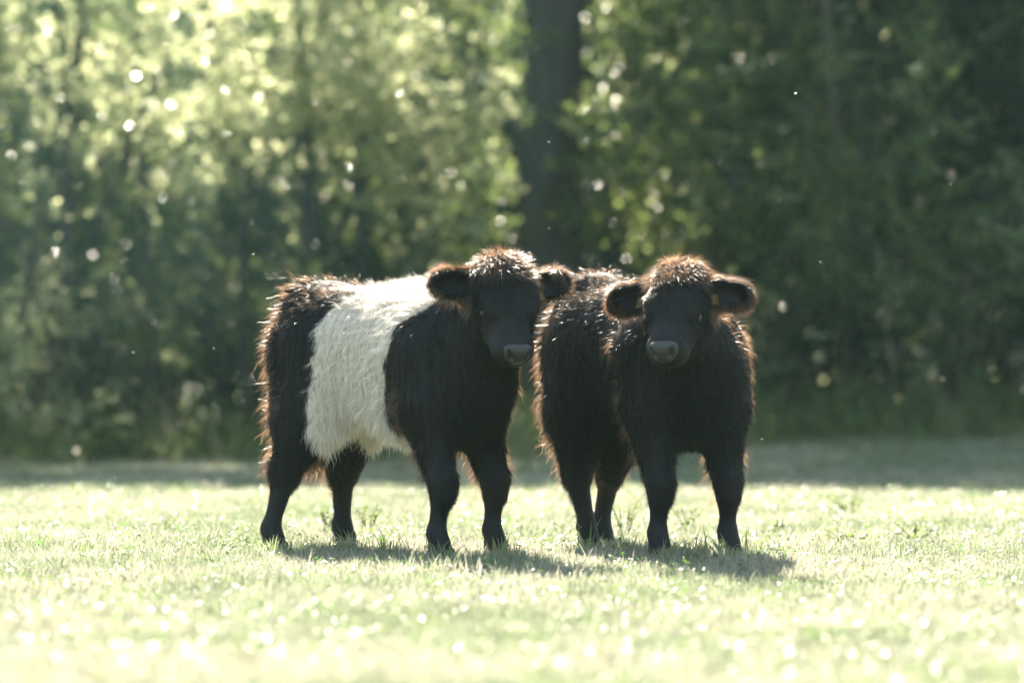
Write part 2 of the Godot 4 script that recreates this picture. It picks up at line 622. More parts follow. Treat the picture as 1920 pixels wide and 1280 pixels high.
	for i in 4:
		var foot: Vector3 = pose.feet[i]
		var q := Field.new(Vector3(-0.075, -0.02, -0.06), Vector3(0.085, 0.075, 0.06), 0.005)
		for s in [-1.0, 1.0]:
			q.cone(Vector3(-0.015, 0.04, s * 0.014), Vector3(0.028, 0.012, s * 0.019), 0.028, 0.021, 0.006, Vector3(1, 1, 1.25))
			q.cone(Vector3(-0.022, 0.014, s * 0.018), Vector3(0.025, 0.012, s * 0.019), 0.021, 0.021, 0.01, Vector3(1, 1, 1.25))
		q.net()
		part("hoof", mesh_of([q]), mats.hoof, root).position = foot + Vector3(0, 0.005, 0)
	for i in pose.tags.size():
		var s: float = pose.tags[i]
		var st := tool()
		var pin := head * Vector3(0.085, -0.060, s * 0.135)
		var out := (head.basis * Vector3(0, 0, s)).normalized()
		var ahead := (head.basis * Vector3(-0.55, 0.83, 0)).normalized()
		var down := Vector3.DOWN
		down = (down - out * down.dot(out)).normalized()
		ahead = out.cross(down) * signf(out.cross(down).dot(ahead))
		# a soft plate that widens downwards and curls a little towards the lens
		var grid := []
		for v in 6:
			var row := []
			for u in 5:
				var a := u / 4.0 - 0.5
				var b := v / 5.0
				row.append(pin + out * a * lerpf(0.024, 0.038, b) + down * b * 0.038 + ahead * (0.018 * b * b + 0.016 * a * a))
			grid.append(row)
		for back in [0.0, 0.0022]:
			for v in 5:
				for u in 4:
					for c in [[v, u], [v, u + 1], [v + 1, u + 1], [v, u], [v + 1, u + 1], [v + 1, u]]:
						st.add_vertex(grid[c[0]][c[1]] - ahead * back)
		for edge in [[0, 0, 0, 1], [5, 0, 0, 1], [0, 0, 1, 0], [0, 4, 1, 0]]:
			for k in (4 if edge[3] else 5):
				var a: Vector3 = grid[edge[0] + edge[2] * k][edge[1] + edge[3] * k]
				var b: Vector3 = grid[edge[0] + edge[2] * (k + 1)][edge[1] + edge[3] * (k + 1)]
				for w in [a, b, b - ahead * 0.0022, a, b - ahead * 0.0022, a - ahead * 0.0022]:
					st.add_vertex(w)
		var plate := part("ear_tag", done(st), mats.tag, root)
		var number: String = pose.numbers[i]
		if number:
			var tm := TextMesh.new()
			tm.text = number
			var sf := SystemFont.new()
			sf.font_names = PackedStringArray(["Droid Sans"])
			tm.font = sf
			tm.font_size = 16
			tm.pixel_size = 0.0018
			tm.depth = 0.001
			var digits := part("tag_number", tm, mats.ink, plate)
			var xdir := down.cross(ahead)
			digits.transform = Transform3D(Basis(xdir, -down, ahead), pin + down * 0.028 + ahead * 0.0105)


# ---------------------------------------------------------------- plants
func spray(leaves: int, size: float, reach: float, flat: float) -> ArrayMesh:
	var st := tool()
	for i in leaves:
		var along := reach * (i + 0.5) / leaves
		var base := Vector3(rnd(-0.03, 0.03), rnd(-0.03, 0.03), along)
		var out := (Vector3(rnd(-1, 1), rnd(-0.8, 0.5), rnd(-0.2, 1.0)) + Vector3(0.9 if i % 2 else -0.9, 0, 0)).normalized()
		var up := (Vector3.UP * flat + any_dir()).normalized()
		var x := out.cross(up).normalized()
		up = x.cross(out)
		var l := size * rnd(0.7, 1.25)
		var w := l * rnd(0.28, 0.38)
		var tip := base + out * l - up * l * 0.12
		var a := base + out * l * 0.45 - x * w + up * l * 0.08
		var b := base + out * l * 0.45 + x * w + up * l * 0.08
		var mid := base + out * l * 0.5
		for v in [base, a, mid, a, tip, mid, base, mid, b, mid, tip, b]:
			st.add_vertex(v)
	st.generate_normals()
	return st.commit()

func blob(bag: Array, tints: Array, centre: Vector3, size: Vector3, count: int, gap: float, scale: float, tone: Color, droop := 0.35) -> void:
	var tries := 0
	var made := 0
	while made < count and tries < count * 6:
		tries += 1
		var q := any_dir() * pow(rng.randf(), 0.42)
		var p := centre + q * size
		if p.y < 0.02:
			continue
		if wob.get_noise_3d((p.x + centre.x) * 130.0, p.y * 150.0, p.z * 130.0) < gap:
			continue
		var z := (q + any_dir() * 0.9 + Vector3.DOWN * droop).normalized()
		var x := z.cross(Vector3.UP + any_dir() * 0.3).normalized()
		var s := scale * rnd(0.65, 1.3)
		bag.append(Transform3D(Basis(x * s, z.cross(x) * s, z * s), p))
		var b := rnd(0.7, 1.3)
		tints.append(Color(tone.r * b * rnd(0.85, 1.2), tone.g * b, tone.b * b * rnd(0.7, 1.2)))
		made += 1

func limb(st: SurfaceTool, a: Vector3, b: Vector3, r0: float, r1: float, sides := 7, wander := 0.06, steps := 6) -> void:
	var pts := []
	var rad := []
	for k in steps + 1:
		var t := float(k) / steps
		var p := a.lerp(b, t)
		if k > 0:
			p += Vector3(rnd(-1, 1), rnd(-0.4, 0.4), rnd(-1, 1)) * wander * a.distance_to(b) * 0.35
		pts.append(p)
		rad.append(lerpf(r0, r1, t))
	tube(st, pts, rad, sides, 0.25)

# a tree: tapered trunk, limbs reaching into each clump of its crown, and a crown of leaf sprays. clumps: [centre, half sizes, count]
func tree(called: String, label: String, category: String, at: Vector3, trunk_h: float, r0: float, clumps: Array, leafmesh: Mesh, leaf: Material, tone: Color, gap: float, scale: float, lean := Vector3.ZERO, bark: Material = null, group := "") -> void:
	var o := thing(called, label, category, at, group)
	var st := tool()
	var pts := []
	var rad := []
	for k in 9:
		var t := k / 8.0
		pts.append(Vector3(lean.x * t * t, -0.1 + (trunk_h + 0.1) * t, lean.z * t * t) + Vector3(rnd(-1, 1), 0, rnd(-1, 1)) * r0 * 0.2)
		rad.append(r0 * (1.0 + 0.55 * exp(-t * 14.0)) * lerpf(1.0, 0.6, t))
	tube(st, pts, rad, 16, 0.35)
	part("trunk", done(st), bark if bark else mats.bark, o)
	var bag := []
	var tints := []
	for c in clumps:
		var centre: Vector3 = c[0]
		var size: Vector3 = c[1]
		blob(bag, tints, centre - at, size, int(c[2] * (0.85 if tone.g > 0.25 else 1.5)), gap, scale, tone)
		var top := centre - at
		var t := clampf(top.y / trunk_h - 0.25, 0.25, 1.0)
		var k := mini(int(t * 8.0), 8)
		var ls := tool()
		limb(ls, pts[k], top, rad[k] * 0.45, 0.012, 7, 0.03)
		for j in 3:
			limb(ls, Vector3(pts[k]).lerp(top, rnd(0.4, 0.9)), top + any_dir() * size * 0.8, 0.015, 0.004, 5)
		part("limb", done(ls), bark if bark else mats.bark, o)
	if tone.g > 0.25:   # part of the leaves are wet and glint
		var wet := []
		var dry := []
		for i in bag.size():
			(wet if i % 2 == 0 else dry).append(bag[i])
		scatter("crown", leafmesh, mats.leaf_wet, wet, [], o)
		bag = dry
	else:
		var damp := []
		for i in bag.size() / 9:
			damp.append(bag[i * 9])
		scatter("crown", leafmesh, mats.leaf_wet, damp, [], o)
	scatter("crown", leafmesh, leaf, bag, [], o)

func shrub(called: String, label: String, category: String, at: Vector3, size: Vector3, count: int, leafmesh: Mesh, leaf: Material, tone: Color, gap: float, scale: float, stems := 9, group := "") -> void:
	var o := thing(called, label, category, at, group)
	var st := tool()
	for i in stems:
		var a := Vector3(rnd(-0.35, 0.35) * size.x, -0.03, rnd(-0.35, 0.35) * size.z)
		limb(st, a, Vector3(a.x * 2.2, size.y * rnd(1.3, 1.9), a.z * 2.0), rnd(0.008, 0.02), 0.003, 5, 0.08)
	part("stems", done(st), mats.stem, o).set_meta("kind", "stuff")
	var bag := []
	var tints := []
	blob(bag, tints, Vector3(0, size.y, 0), size, count, gap, scale, tone)
	var wet := []
	var dry := []
	for i in bag.size():
		(wet if i % 6 == 0 else dry).append(bag[i])
	scatter("foliage", leafmesh, mats.leaf_glint, wet, [], o)
	scatter("foliage", leafmesh, leaf, dry, [], o)

func blades(count: int, h0: float, h1: float, width: float, spread: float, bend: float) -> ArrayMesh:
	var st := tool()
	for i in count:
		var w := rnd(0, TAU)
		var root := Vector3(cos(w), 0, sin(w)) * spread * sqrt(rng.randf())
		var dir := Vector3(cos(w + rnd(-1.2, 1.2)), 0, sin(w + rnd(-1.2, 1.2)))
		var h := rnd(h0, h1)
		var bow := bend * rnd(0.2, 1.5) * h
		var tw := rnd(0, TAU)
		var side := Vector3(cos(tw), 0, sin(tw)) * width * rnd(0.7, 1.3)
		var line := []
		for k in 4:
			var t := k / 3.0
			line.append(root + dir * bow * t * t + Vector3(0, h * t * (1.0 - 0.22 * bow / h * t), 0))
		for k in 3:
			var a: Vector3 = line[k]
			var b: Vector3 = line[k + 1]
			var s0: Vector3 = side * [1.0, 0.9, 0.6][k]
			var s1: Vector3 = side * [0.9, 0.6, 0.0][k]
			if k == 2:
				for v in [a - s0, a + s0, b]:
					st.add_vertex(v)
			else:
				for v in [a - s0, a + s0, b + s1, a - s0, b + s1, b - s1]:
					st.add_vertex(v)
	st.generate_normals()
	return st.commit()

func ground_y(x: float, z: float) -> float:
	var y := wob.get_noise_2d(x * 14.0, z * 14.0) * 0.05 + wob.get_noise_2d(x * 60.0 + 900.0, z * 60.0) * 0.02
	var near := exp(-pow((z + 14.0) / 1.1, 2.0)) * exp(-pow(x / 1.6, 2.0))
	y *= 1.0 - 0.85 * near
	y += 0.26 * smoothstep(-21.5, -28.5, z) * smoothstep(-0.5, 3.0, x)
	return y


var mats := {}
var tufts := {}

func _ready() -> void:
	# ---------------- camera, sky, sun, exposure
	var cam := Camera3D.new()
	cam.name = "camera"
	var lens := CameraAttributesPhysical.new()
	lens.frustum_focal_length = 132.6
	lens.frustum_focus_distance = 13.7
	lens.frustum_near = 0.1
	lens.frustum_far = 1200.0
	lens.exposure_aperture = 1.55
	cam.attributes = lens
	add_child(cam)
	cam.position = Vector3(0, 0.75, 0)
	cam.rotation_degrees = Vector3(0.13, 0, 0)
	cam.current = true

	var env := Environment.new()
	env.background_mode = Environment.BG_SKY
	env.tonemap_mode = Environment.TONE_MAPPER_LINEAR
	env.tonemap_exposure = 6.5
	var sm := ProceduralSkyMaterial.new()
	sm.sky_top_color = Color(0.135, 0.175, 0.21).linear_to_srgb()
	sm.sky_horizon_color = Color(0.20, 0.255, 0.27).linear_to_srgb()
	sm.sky_curve = 0.2
	sm.ground_horizon_color = Color(0.2, 0.22, 0.16).linear_to_srgb()
	sm.ground_bottom_color = Color(0.1, 0.11, 0.07).linear_to_srgb()
	sm.sun_angle_max = 22.0
	var sky := Sky.new()
	sky.sky_material = sm
	env.sky = sky
	env.fog_enabled = true
	env.fog_light_color = Color(0.78, 0.97, 0.94)
	env.fog_density = 0.00036
	env.volumetric_fog_enabled = true
	env.volumetric_fog_density = 0.0
	env.sdfgi_enabled = true
	env.ssao_enabled = true
	env.ssil_enabled = true
	var we := WorldEnvironment.new()
	we.name = "world"
	we.environment = env
	add_child(we)

	var sun := DirectionalLight3D.new()
	sun.name = "sun"
	sun.light_energy = 1.6
	sun.light_color = Color(1.0, 0.95, 0.87)
	sun.light_angular_distance = 0.5
	sun.shadow_enabled = true
	add_child(sun)
	sun.rotation = Vector3(deg_to_rad(-43.0), PI + deg_to_rad(9.0), 0)   # it stands behind the trees, a little to the left

	rng.seed = 20240611
	wob.seed = 5
	wob.frequency = 0.01
	wob.fractal_octaves = 3

	# ---------------- materials
	mats.hide = mat(Color(0.011, 0.0115, 0.012), 0.6, Color.BLACK, false, 0.35)
	mats.skin = mat(Color.WHITE, 0.6, Color.BLACK, true, 0.35)
	mats.black_hair = mat(Color(0.0085, 0.0085, 0.0085), 0.36, Color(0.012, 0.008, 0.005), false, 0.40)
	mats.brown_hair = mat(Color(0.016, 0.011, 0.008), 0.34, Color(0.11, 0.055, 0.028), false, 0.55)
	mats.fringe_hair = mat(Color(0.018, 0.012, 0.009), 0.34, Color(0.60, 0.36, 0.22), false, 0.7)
	mats.white_hair = mat(Color(0.87, 0.82, 0.76), 0.5, Color(0.5, 0.48, 0.45), false, 0.5)
	mats.wet_nose = noisy(mat(Color(0.03, 0.032, 0.036), 0.28, Color.BLACK, false, 0.52), 0.08, Color(0.018, 0.020, 0.023), Color(0.030, 0.033, 0.037), 30.0, 0.08)
	mats.lip = mat(Color(0.12, 0.11, 0.10), 0.45)
	mats.eye = mat(Color(0.008, 0.006, 0.005), 0.08, Color.BLACK, false, 0.6)
	mats.hoof = noisy(mat(Color(0.02, 0.018, 0.016), 0.5), 0.05, Color(0.012, 0.011, 0.01), Color(0.035, 0.03, 0.025), 15.0)
	mats.tag = mat(Color(0.13, 0.085, 0.02), 0.6, Color(0.06, 0.035, 0.01))
	mats.ink = mat(Color(0.02, 0.02, 0.02), 0.7)
	mats.bark = noisy(mat(Color.WHITE, 0.9), 0.03, Color(0.03, 0.028, 0.024), Color(0.11, 0.10, 0.085), 1.4, 3.0)
	mats.pale_bark = noisy(mat(Color.WHITE, 0.85), 0.03, Color(0.22, 0.2, 0.16), Color(0.5, 0.47, 0.4), 1.7, 1.5)
	mats.stem = mat(Color(0.10, 0.08, 0.055), 0.85)
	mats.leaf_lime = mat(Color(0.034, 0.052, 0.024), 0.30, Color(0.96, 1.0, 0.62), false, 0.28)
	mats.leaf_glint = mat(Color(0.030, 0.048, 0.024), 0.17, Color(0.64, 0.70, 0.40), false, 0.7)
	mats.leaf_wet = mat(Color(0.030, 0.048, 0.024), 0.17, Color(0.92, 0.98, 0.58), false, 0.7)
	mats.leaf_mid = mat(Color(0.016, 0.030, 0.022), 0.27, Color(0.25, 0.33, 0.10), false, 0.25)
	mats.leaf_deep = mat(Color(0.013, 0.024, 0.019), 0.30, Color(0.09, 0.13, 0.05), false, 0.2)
	mats.grass = mat(Color.WHITE, 0.30, Color(0.99, 1.0, 0.92), true, 0.5)
	mats.clover = mat(Color.WHITE, 0.25, Color(0.8, 1.0, 0.4), true, 0.55)
	mats.reed = mat(Color.WHITE, 0.6, Color(1.0, 0.92, 0.7), true, 0.4)
	mats.soil = noisy(mat(Color.WHITE, 0.95), 0.02, Color(0.035, 0.045, 0.016), Color(0.10, 0.115, 0.045), 0.9, 1.0)

	# ---------------- ground and the far slope
	var xs := [-500.0, -220.0, -110.0, -60.0, -36.0]
	var k := -24.0
	while k <= 24.0:
		xs.append(k); k += 0.6
	xs.append_array([36.0, 60.0, 110.0, 220.0, 500.0])
	var zs := [120.0, 40.0, 14.0]
	k = 6.0
	while k >= -44.0:
		zs.append(k); k -= 0.5
	zs.append_array([-52.0, -64.0, -84.0, -130.0, -240.0, -600.0])
	var st := tool()
	for i in xs.size() - 1:
		for j in zs.size() - 1:
			var q := []
			for c in [[0, 0], [1, 0], [1, 1], [0, 1]]:
				var x: float = xs[i + c[0]]
				var z: float = zs[j + c[1]]
				q.append(Vector3(x, ground_y(x, z), z))
			for v in [q[0], q[2], q[1], q[0], q[3], q[2]]:
				st.add_vertex(v)
	tag(part("ground", done(st), mats.soil, self), "grassy pasture ground that runs back under the trees", "ground", "", "structure")
	st = tool()
	for i in 60:
		for j in 10:
			var q := []
			for c in [[0, 0], [1, 0], [1, 1], [0, 1]]:
				var x: float = (i + c[0] - 30) * 7.0
				var t: float = (j + c[1]) / 10.0
				q.append(Vector3(x, -0.3 + 15.0 * sin(t * PI * 0.55) * (1.0 + 0.25 * wob.get_noise_1d(x * 1.6)) + 1.2 * wob.get_noise_2d(x * 9.0, t * 300.0) * t, -95.0 - t * 40.0))
			for v in [q[0], q[2], q[1], q[0], q[3], q[2]]:
				st.add_vertex(v)
	tag(part("hills", done(st), noisy(mat(Color.WHITE, 0.95), 0.02, Color(0.03, 0.05, 0.03), Color(0.07, 0.10, 0.05), 0.1), self), "hazy wooded slope far behind the trees", "hill", "", "structure")

	woodland()
	pasture()
	calves()
	small_things()


func woodland() -> void:
	var broad := spray(26, 0.060, 0.38, 0.7)
	var fine := spray(36, 0.042, 0.34, 0.8)
	var big := spray(16, 0.12, 0.34, 0.5)
	var lime := Color(0.29, 0.34, 0.13)
	var mid := Color(0.12, 0.165, 0.065)
	var deep := Color(0.05, 0.08, 0.04)
	# the broad trunk behind the pair
	tree("broad_tree", "broad dark trunk rising behind the gap between the two calves", "tree", Vector3(0.28, 0, -29.2), 6.5, 0.29, [
		[Vector3(0.4, 6.3, -30.3), Vector3(2.6, 1.2, 2.0), 420], [Vector3(2.0, 5.4, -29.6), Vector3(1.7, 1.5, 1.6), 320],
		[Vector3(0.3, 4.1, -29.9), Vector3(1.3, 0.8, 1.0), 120], [Vector3(1.6, 3.3, -29.0), Vector3(0.8, 0.8, 0.8), 90], [Vector3(-0.2, 2.95, -28.7), Vector3(0.4, 0.5, 0.3), 22], [Vector3(0.8, 2.1, -28.8), Vector3(0.4, 0.5, 0.3), 20]], broad, mats.leaf_mid, mid, -0.12, 1.0)
	# left: bright thin-leaved trees that the sun comes through
	tree("slender_tree", "bright yellow-green tree at the far left edge", "tree", Vector3(-3.3, 0, -27.4), 4.2, 0.06, [
		[Vector3(-3.5, 3.3, -27.0), Vector3(1.1, 1.1, 0.8), 230], [Vector3(-2.6, 2.5, -26.6), Vector3(0.9, 0.6, 0.6), 120], [Vector3(-4.2, 2.6, -27.0), Vector3(0.9, 0.8, 0.7), 110], [Vector3(-3.3, 3.95, -26.0), Vector3(1.5, 0.5, 0.7), 260]], fine, mats.leaf_glint, lime, -0.10, 1.0, Vector3(0.3, 0, 0.2), mats.bark)
	tree("slender_tree", "bright pale green tree left of the broad trunk, above the belted calf", "tree", Vector3(-1.5, 0, -28.4), 4.4, 0.06, [
		[Vector3(-1.7, 3.0, -27.7), Vector3(1.0, 0.8, 0.8), 220], [Vector3(-0.9, 2.6, -27.3), Vector3(0.75, 0.7, 0.6), 150], [Vector3(-2.3, 2.5, -27.4), Vector3(0.7, 0.55, 0.6), 110], [Vector3(-1.0, 4.0, -28.2), Vector3(1.2, 0.7, 0.8), 130], [Vector3(-1.1, 3.95, -26.1), Vector3(1.4, 0.5, 0.7), 240]], broad, mats.leaf_lime, lime, -0.10, 0.95, Vector3(-0.2, 0, 0.3), mats.bark)
	tree("slender_tree", "thin dark-stemmed tree with leaves at the top centre left", "tree", Vector3(-2.3, 0, -30.6), 5.0, 0.07, [
		[Vector3(-2.4, 3.9, -30.6), Vector3(1.2, 0.7, 0.9), 100], [Vector3(-2.0, 3.3, -30.4), Vector3(1.0, 0.7, 0.9), 70], [Vector3(-3.2, 3.7, -30.9), Vector3(1.0, 0.7, 0.9), 70]], broad, mats.leaf_mid, mid, -0.05, 1.0, Vector3(0.3, 0, 0.2))
	tree("leafy_tree", "dim leafy tree behind the bright leaves at the far left", "tree", Vector3(-3.6, 0, -29.4), 3.6, 0.07, [
		[Vector3(-3.6, 3.3, -29.2), Vector3(1.4, 0.9, 0.8), 380], [Vector3(-3.3, 1.7, -29.4), Vector3(1.3, 0.9, 0.7), 400]], broad, mats.leaf_mid, mid, -0.05, 1.0)
	tree("leafy_tree", "dim leafy tree behind the bright leaves above the belted calf", "tree", Vector3(-1.2, 0, -29.6), 3.6, 0.07, [
		[Vector3(-1.4, 3.3, -29.3), Vector3(1.4, 0.9, 0.8), 380], [Vector3(-1.2, 1.7, -29.5), Vector3(1.3, 0.9, 0.7), 400]], broad, mats.leaf_mid, mid, -0.05, 1.0)
	tree("young_tree", "small leafy tree just left of the broad trunk with low hanging leaves", "tree", Vector3(-0.75, 0, -27.6), 2.4, 0.035, [
		[Vector3(-0.6, 1.9, -27.2), Vector3(0.55, 0.6, 0.5), 80], [Vector3(-0.6, 2.7, -27.4), Vector3(0.5, 0.5, 0.5), 60]], broad, mats.leaf_lime, lime * 0.8, 0.0, 0.85, Vector3(0.15, 0, 0.1))
	# right: tall and dense
	tree("dense_tree", "dense dark tree right of the broad trunk with sunlit leaves scattered through it", "tree", Vector3(1.7, 0, -30.4), 6.5, 0.12, [
		[Vector3(1.6, 2.8, -28.4), Vector3(0.9, 0.9, 0.7), 120], [Vector3(1.2, 2.0, -28.2), Vector3(0.75, 0.7, 0.6), 90], [Vector3(2.2, 2.1, -28.5), Vector3(0.9, 0.8, 0.7), 120],
		[Vector3(1.8, 4.6, -29.8), Vector3(1.6, 1.3, 1.3), 170], [Vector3(2.0, 6.0, -30.8), Vector3(2.0, 1.2, 1.6), 230], [Vector3(1.7, 2.4, -30.6), Vector3(1.4, 1.2, 0.8), 220]], broad, mats.leaf_mid, mid * 1.2, 0.14, 1.0)
	tree("dense_tree", "darkest tree filling the upper right corner", "tree", Vector3(3.6, 0, -29.6), 7.0, 0.14, [
		[Vector3(3.4, 3.1, -28.2), Vector3(1.0, 1.0, 0.8), 170], [Vector3(4.3, 3.4, -28.0), Vector3(0.9, 1.2, 0.8), 220], [Vector3(3.0, 2.0, -27.8), Vector3(0.8, 0.6, 0.6), 90],
		[Vector3(3.8, 5.2, -29.0), Vector3(1.8, 1.5, 1.5), 260], [Vector3(3.6, 6.0, -30.2), Vector3(2.2, 1.2, 1.8), 230], [Vector3(3.8, 2.4, -30.4), Vector3(1.3, 1.4, 0.8), 300]], broad, mats.leaf_deep, deep * 1.5, 0.10, 1.05)
	tree("dense_tree", "tall dark tree beyond the right edge of the picture", "tree", Vector3(6.2, 0, -29.4), 6.5, 0.15, [
		[Vector3(5.9, 3.0, -28.4), Vector3(1.4, 1.4, 1.1), 300], [Vector3(6.4, 5.2, -29.4), Vector3(1.9, 1.4, 1.6), 420], [Vector3(6.3, 1.6, -28.9), Vector3(1.6, 1.2, 0.9), 220]], broad, mats.leaf_mid, mid, -0.1, 1.1)
	tree("dense_tree", "leafy tree beyond the left edge of the picture", "tree", Vector3(-6.0, 0, -28.6), 5.0, 0.1, [
		[Vector3(-5.9, 3.0, -28.0), Vector3(1.3, 1.4, 1.0), 300], [Vector3(-6.4, 4.9, -28.6), Vector3(1.6, 1.0, 1.4), 260], [Vector3(-6.2, 1.5, -28.2), Vector3(1.4, 1.1, 0.9), 200]], broad, mats.leaf_mid, mid, -0.08, 1.05)
	# a second row, seen only through the gaps, that keeps the sun off the ground under the first
	for d in [[-4.6, -34.0, 5.2, 0.85, "back row tree behind the far left, seen through its leaves"], [-1.2, -35.0, 6.4, 0.8, "back row tree behind the bright tree left of the trunk"], [2.6, -35.5, 9.5, 1.0, "tall back row tree behind the dark trees on the right"], [5.6, -34.5, 9.0, 1.0, "tall back row tree at the far right"]]:
		var x: float = d[0]
		var z: float = d[1]
		var h: float = d[2]
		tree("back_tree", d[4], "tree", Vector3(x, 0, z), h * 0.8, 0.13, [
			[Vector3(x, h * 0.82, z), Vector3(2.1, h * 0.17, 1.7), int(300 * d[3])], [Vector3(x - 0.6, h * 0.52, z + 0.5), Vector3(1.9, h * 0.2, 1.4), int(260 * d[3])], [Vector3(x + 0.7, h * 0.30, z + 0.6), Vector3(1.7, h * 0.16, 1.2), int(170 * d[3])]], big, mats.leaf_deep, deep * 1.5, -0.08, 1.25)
	tree("hanging_tree", "sunlit leafy branches hanging low in front of the dark trees right of the broad trunk", "tree", Vector3(2.4, 0, -26.9), 3.4, 0.05, [
		[Vector3(1.2, 2.3, -26.3), Vector3(0.7, 0.6, 0.4), 60], [Vector3(1.9, 1.7, -26.2), Vector3(0.7, 0.5, 0.4), 55], [Vector3(2.7, 1.55, -26.0), Vector3(0.7, 0.4, 0.4), 46], [Vector3(2.6, 2.4, -26.3), Vector3(0.8, 0.6, 0.4), 60], [Vector3(3.6, 1.75, -26.2), Vector3(0.5, 0.35, 0.4), 40]], broad, mats.leaf_mid, mid, 0.02, 0.8, Vector3(-0.2, 0, 0.3))
	# a thicket closing the view behind
	for i in 9:
		var x := -8.0 + i * 2.0 + rnd(-0.3, 0.3)
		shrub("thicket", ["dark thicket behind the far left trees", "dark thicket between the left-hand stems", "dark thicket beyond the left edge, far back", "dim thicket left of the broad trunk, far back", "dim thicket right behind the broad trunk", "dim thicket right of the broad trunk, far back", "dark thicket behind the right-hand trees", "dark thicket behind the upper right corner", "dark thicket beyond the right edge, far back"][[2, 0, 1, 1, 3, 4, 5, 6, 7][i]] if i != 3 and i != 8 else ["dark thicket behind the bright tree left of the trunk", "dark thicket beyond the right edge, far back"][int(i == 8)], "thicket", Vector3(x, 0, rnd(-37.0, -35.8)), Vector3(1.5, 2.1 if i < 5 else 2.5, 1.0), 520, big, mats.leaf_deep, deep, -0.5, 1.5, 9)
	for d in [[-4.7, -33.2, 10.9, "tall thin-stemmed tree behind the far left, its crown above the picture", 0.9], [-1.3, -33.4, 11.0, "tall thin-stemmed tree behind the bright leaves, its crown above the picture", 0.9], [2.4, -33.2, 9.8, "tall thin-stemmed tree behind the right-hand trees, its crown above the picture", 1.2], [6.0, -33.3, 9.6, "tall thin-stemmed tree beyond the right edge, its crown above the picture", 1.2], [-8.0, -33.2, 10.5, "tall thin-stemmed tree beyond the left edge, its crown above the picture", 0.9]]:
		var x: float = d[0]
		var z: float = d[1]
		var h: float = d[2]
		tree("tall_tree", d[3], "tree", Vector3(x, 0, z), h * 0.95, 0.11, [[Vector3(x - 1.0, h, z), Vector3(1.4, d[4], 1.5), 200], [Vector3(x + 1.0, h - 0.1, z), Vector3(1.4, d[4], 1.5), 200]], big, mats.leaf_mid, mid, -0.12 if x < 0 else 0.16, 1.2)
	# the understorey, dark and twiggy
	var rows := [
		[-3.3, -26.9, 0.75, 0.62, 90, deep, "dim leafy bush at the left edge"], [-2.35, -27.9, 0.85, 0.72, 130, deep, "dark bush left of the belted calf's rump"], [-1.35, -28.2, 0.75, 0.66, 120, deep, "dark bush straight behind the belted calf"],
		[-0.45, -28.6, 0.6, 0.5, 80, deep, "dim bush left of the foot of the broad trunk"], [1.15, -28.0, 0.7, 0.55, 100, deep, "dim bush behind the black calf's head"], [2.0, -27.4, 0.7, 0.55, 110, deep, "dark bush right of the black calf"],
		[2.9, -27.0, 0.75, 0.62, 150, deep, "black-green bush near the right edge"], [3.8, -26.9, 0.75, 0.7, 170, deep, "black-green bush at the right edge"], [5.2, -27.2, 0.9, 0.8, 140, deep, "dark bush beyond the right edge"], [-4.7, -27.2, 0.9, 0.75, 130, deep, "dark bush beyond the left edge"]]
	for b in rows:
		var tone: Color = b[5]
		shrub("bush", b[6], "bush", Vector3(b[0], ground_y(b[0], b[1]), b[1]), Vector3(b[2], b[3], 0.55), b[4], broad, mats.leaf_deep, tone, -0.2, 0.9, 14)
	# sunlit shrubs in front of them
	shrub("leafy_shrub", "sunlit shrub with pale leaves at the right, level with the calves' backs", "shrub", Vector3(3.05, 0, -26.4), Vector3(0.75, 0.85, 0.35), 50, broad, mats.leaf_mid, mid, 0.08, 0.9, 8)
	shrub("leafy_shrub", "pale sunlit shrub low at the left foot of the trees", "shrub", Vector3(-2.9, 0, -25.6), Vector3(0.28, 0.2, 0.25), 26, fine, mats.leaf_lime, lime, -0.3, 0.7, 5)
	shrub("leafy_shrub", "olive shrub by the far left edge, below the pale stems", "shrub", Vector3(-3.45, 0, -25.9), Vector3(0.4, 0.45, 0.35), 60, fine, mats.leaf_glint, lime * 0.7, -0.1, 0.9, 8)
	shrub("tall_shrub", "tall hazy shrub catching the sun right at the left edge", "shrub", Vector3(-3.35, 0, -26.3), Vector3(0.38, 0.95, 0.3), 85, fine, mats.leaf_lime, lime, -0.1, 0.9, 12)
	shrub("tall_shrub", "tall hazy shrub second from the left edge, darker than the first", "shrub", Vector3(-2.6, 0, -26.9), Vector3(0.45, 0.85, 0.3), 85, fine, mats.leaf_mid, mid, -0.05, 0.9, 12)
	shrub("tall_shrub", "tall hazy shrub above the belted calf's rump", "shrub", Vector3(-1.65, 0, -27.1), Vector3(0.5, 0.75, 0.3), 80, fine, mats.leaf_mid, mid, -0.05, 0.9, 12)
	# thin stems under the bright leaves
	var stems := [[-3.45, -26.2, 2.3, 0.028, "thin trunk nearest the left edge"], [-3.0, -26.5, 2.4, 0.024, "second thin trunk from the left edge"], [-2.62, -27.3, 2.6, 0.03, "slim grey trunk left of the belted calf"], [-1.9, -27.0, 2.3, 0.022, "slim grey stem above the belted calf's rump"], [-1.05, -28.0, 2.5, 0.03, "slim dark trunk behind the belted calf's back"], [2.35, -27.6, 2.4, 0.03, "slim dark trunk right of the black calf"], [2.75, -26.7, 1.3, 0.02, "short pinkish dead stem right of the black calf"]]
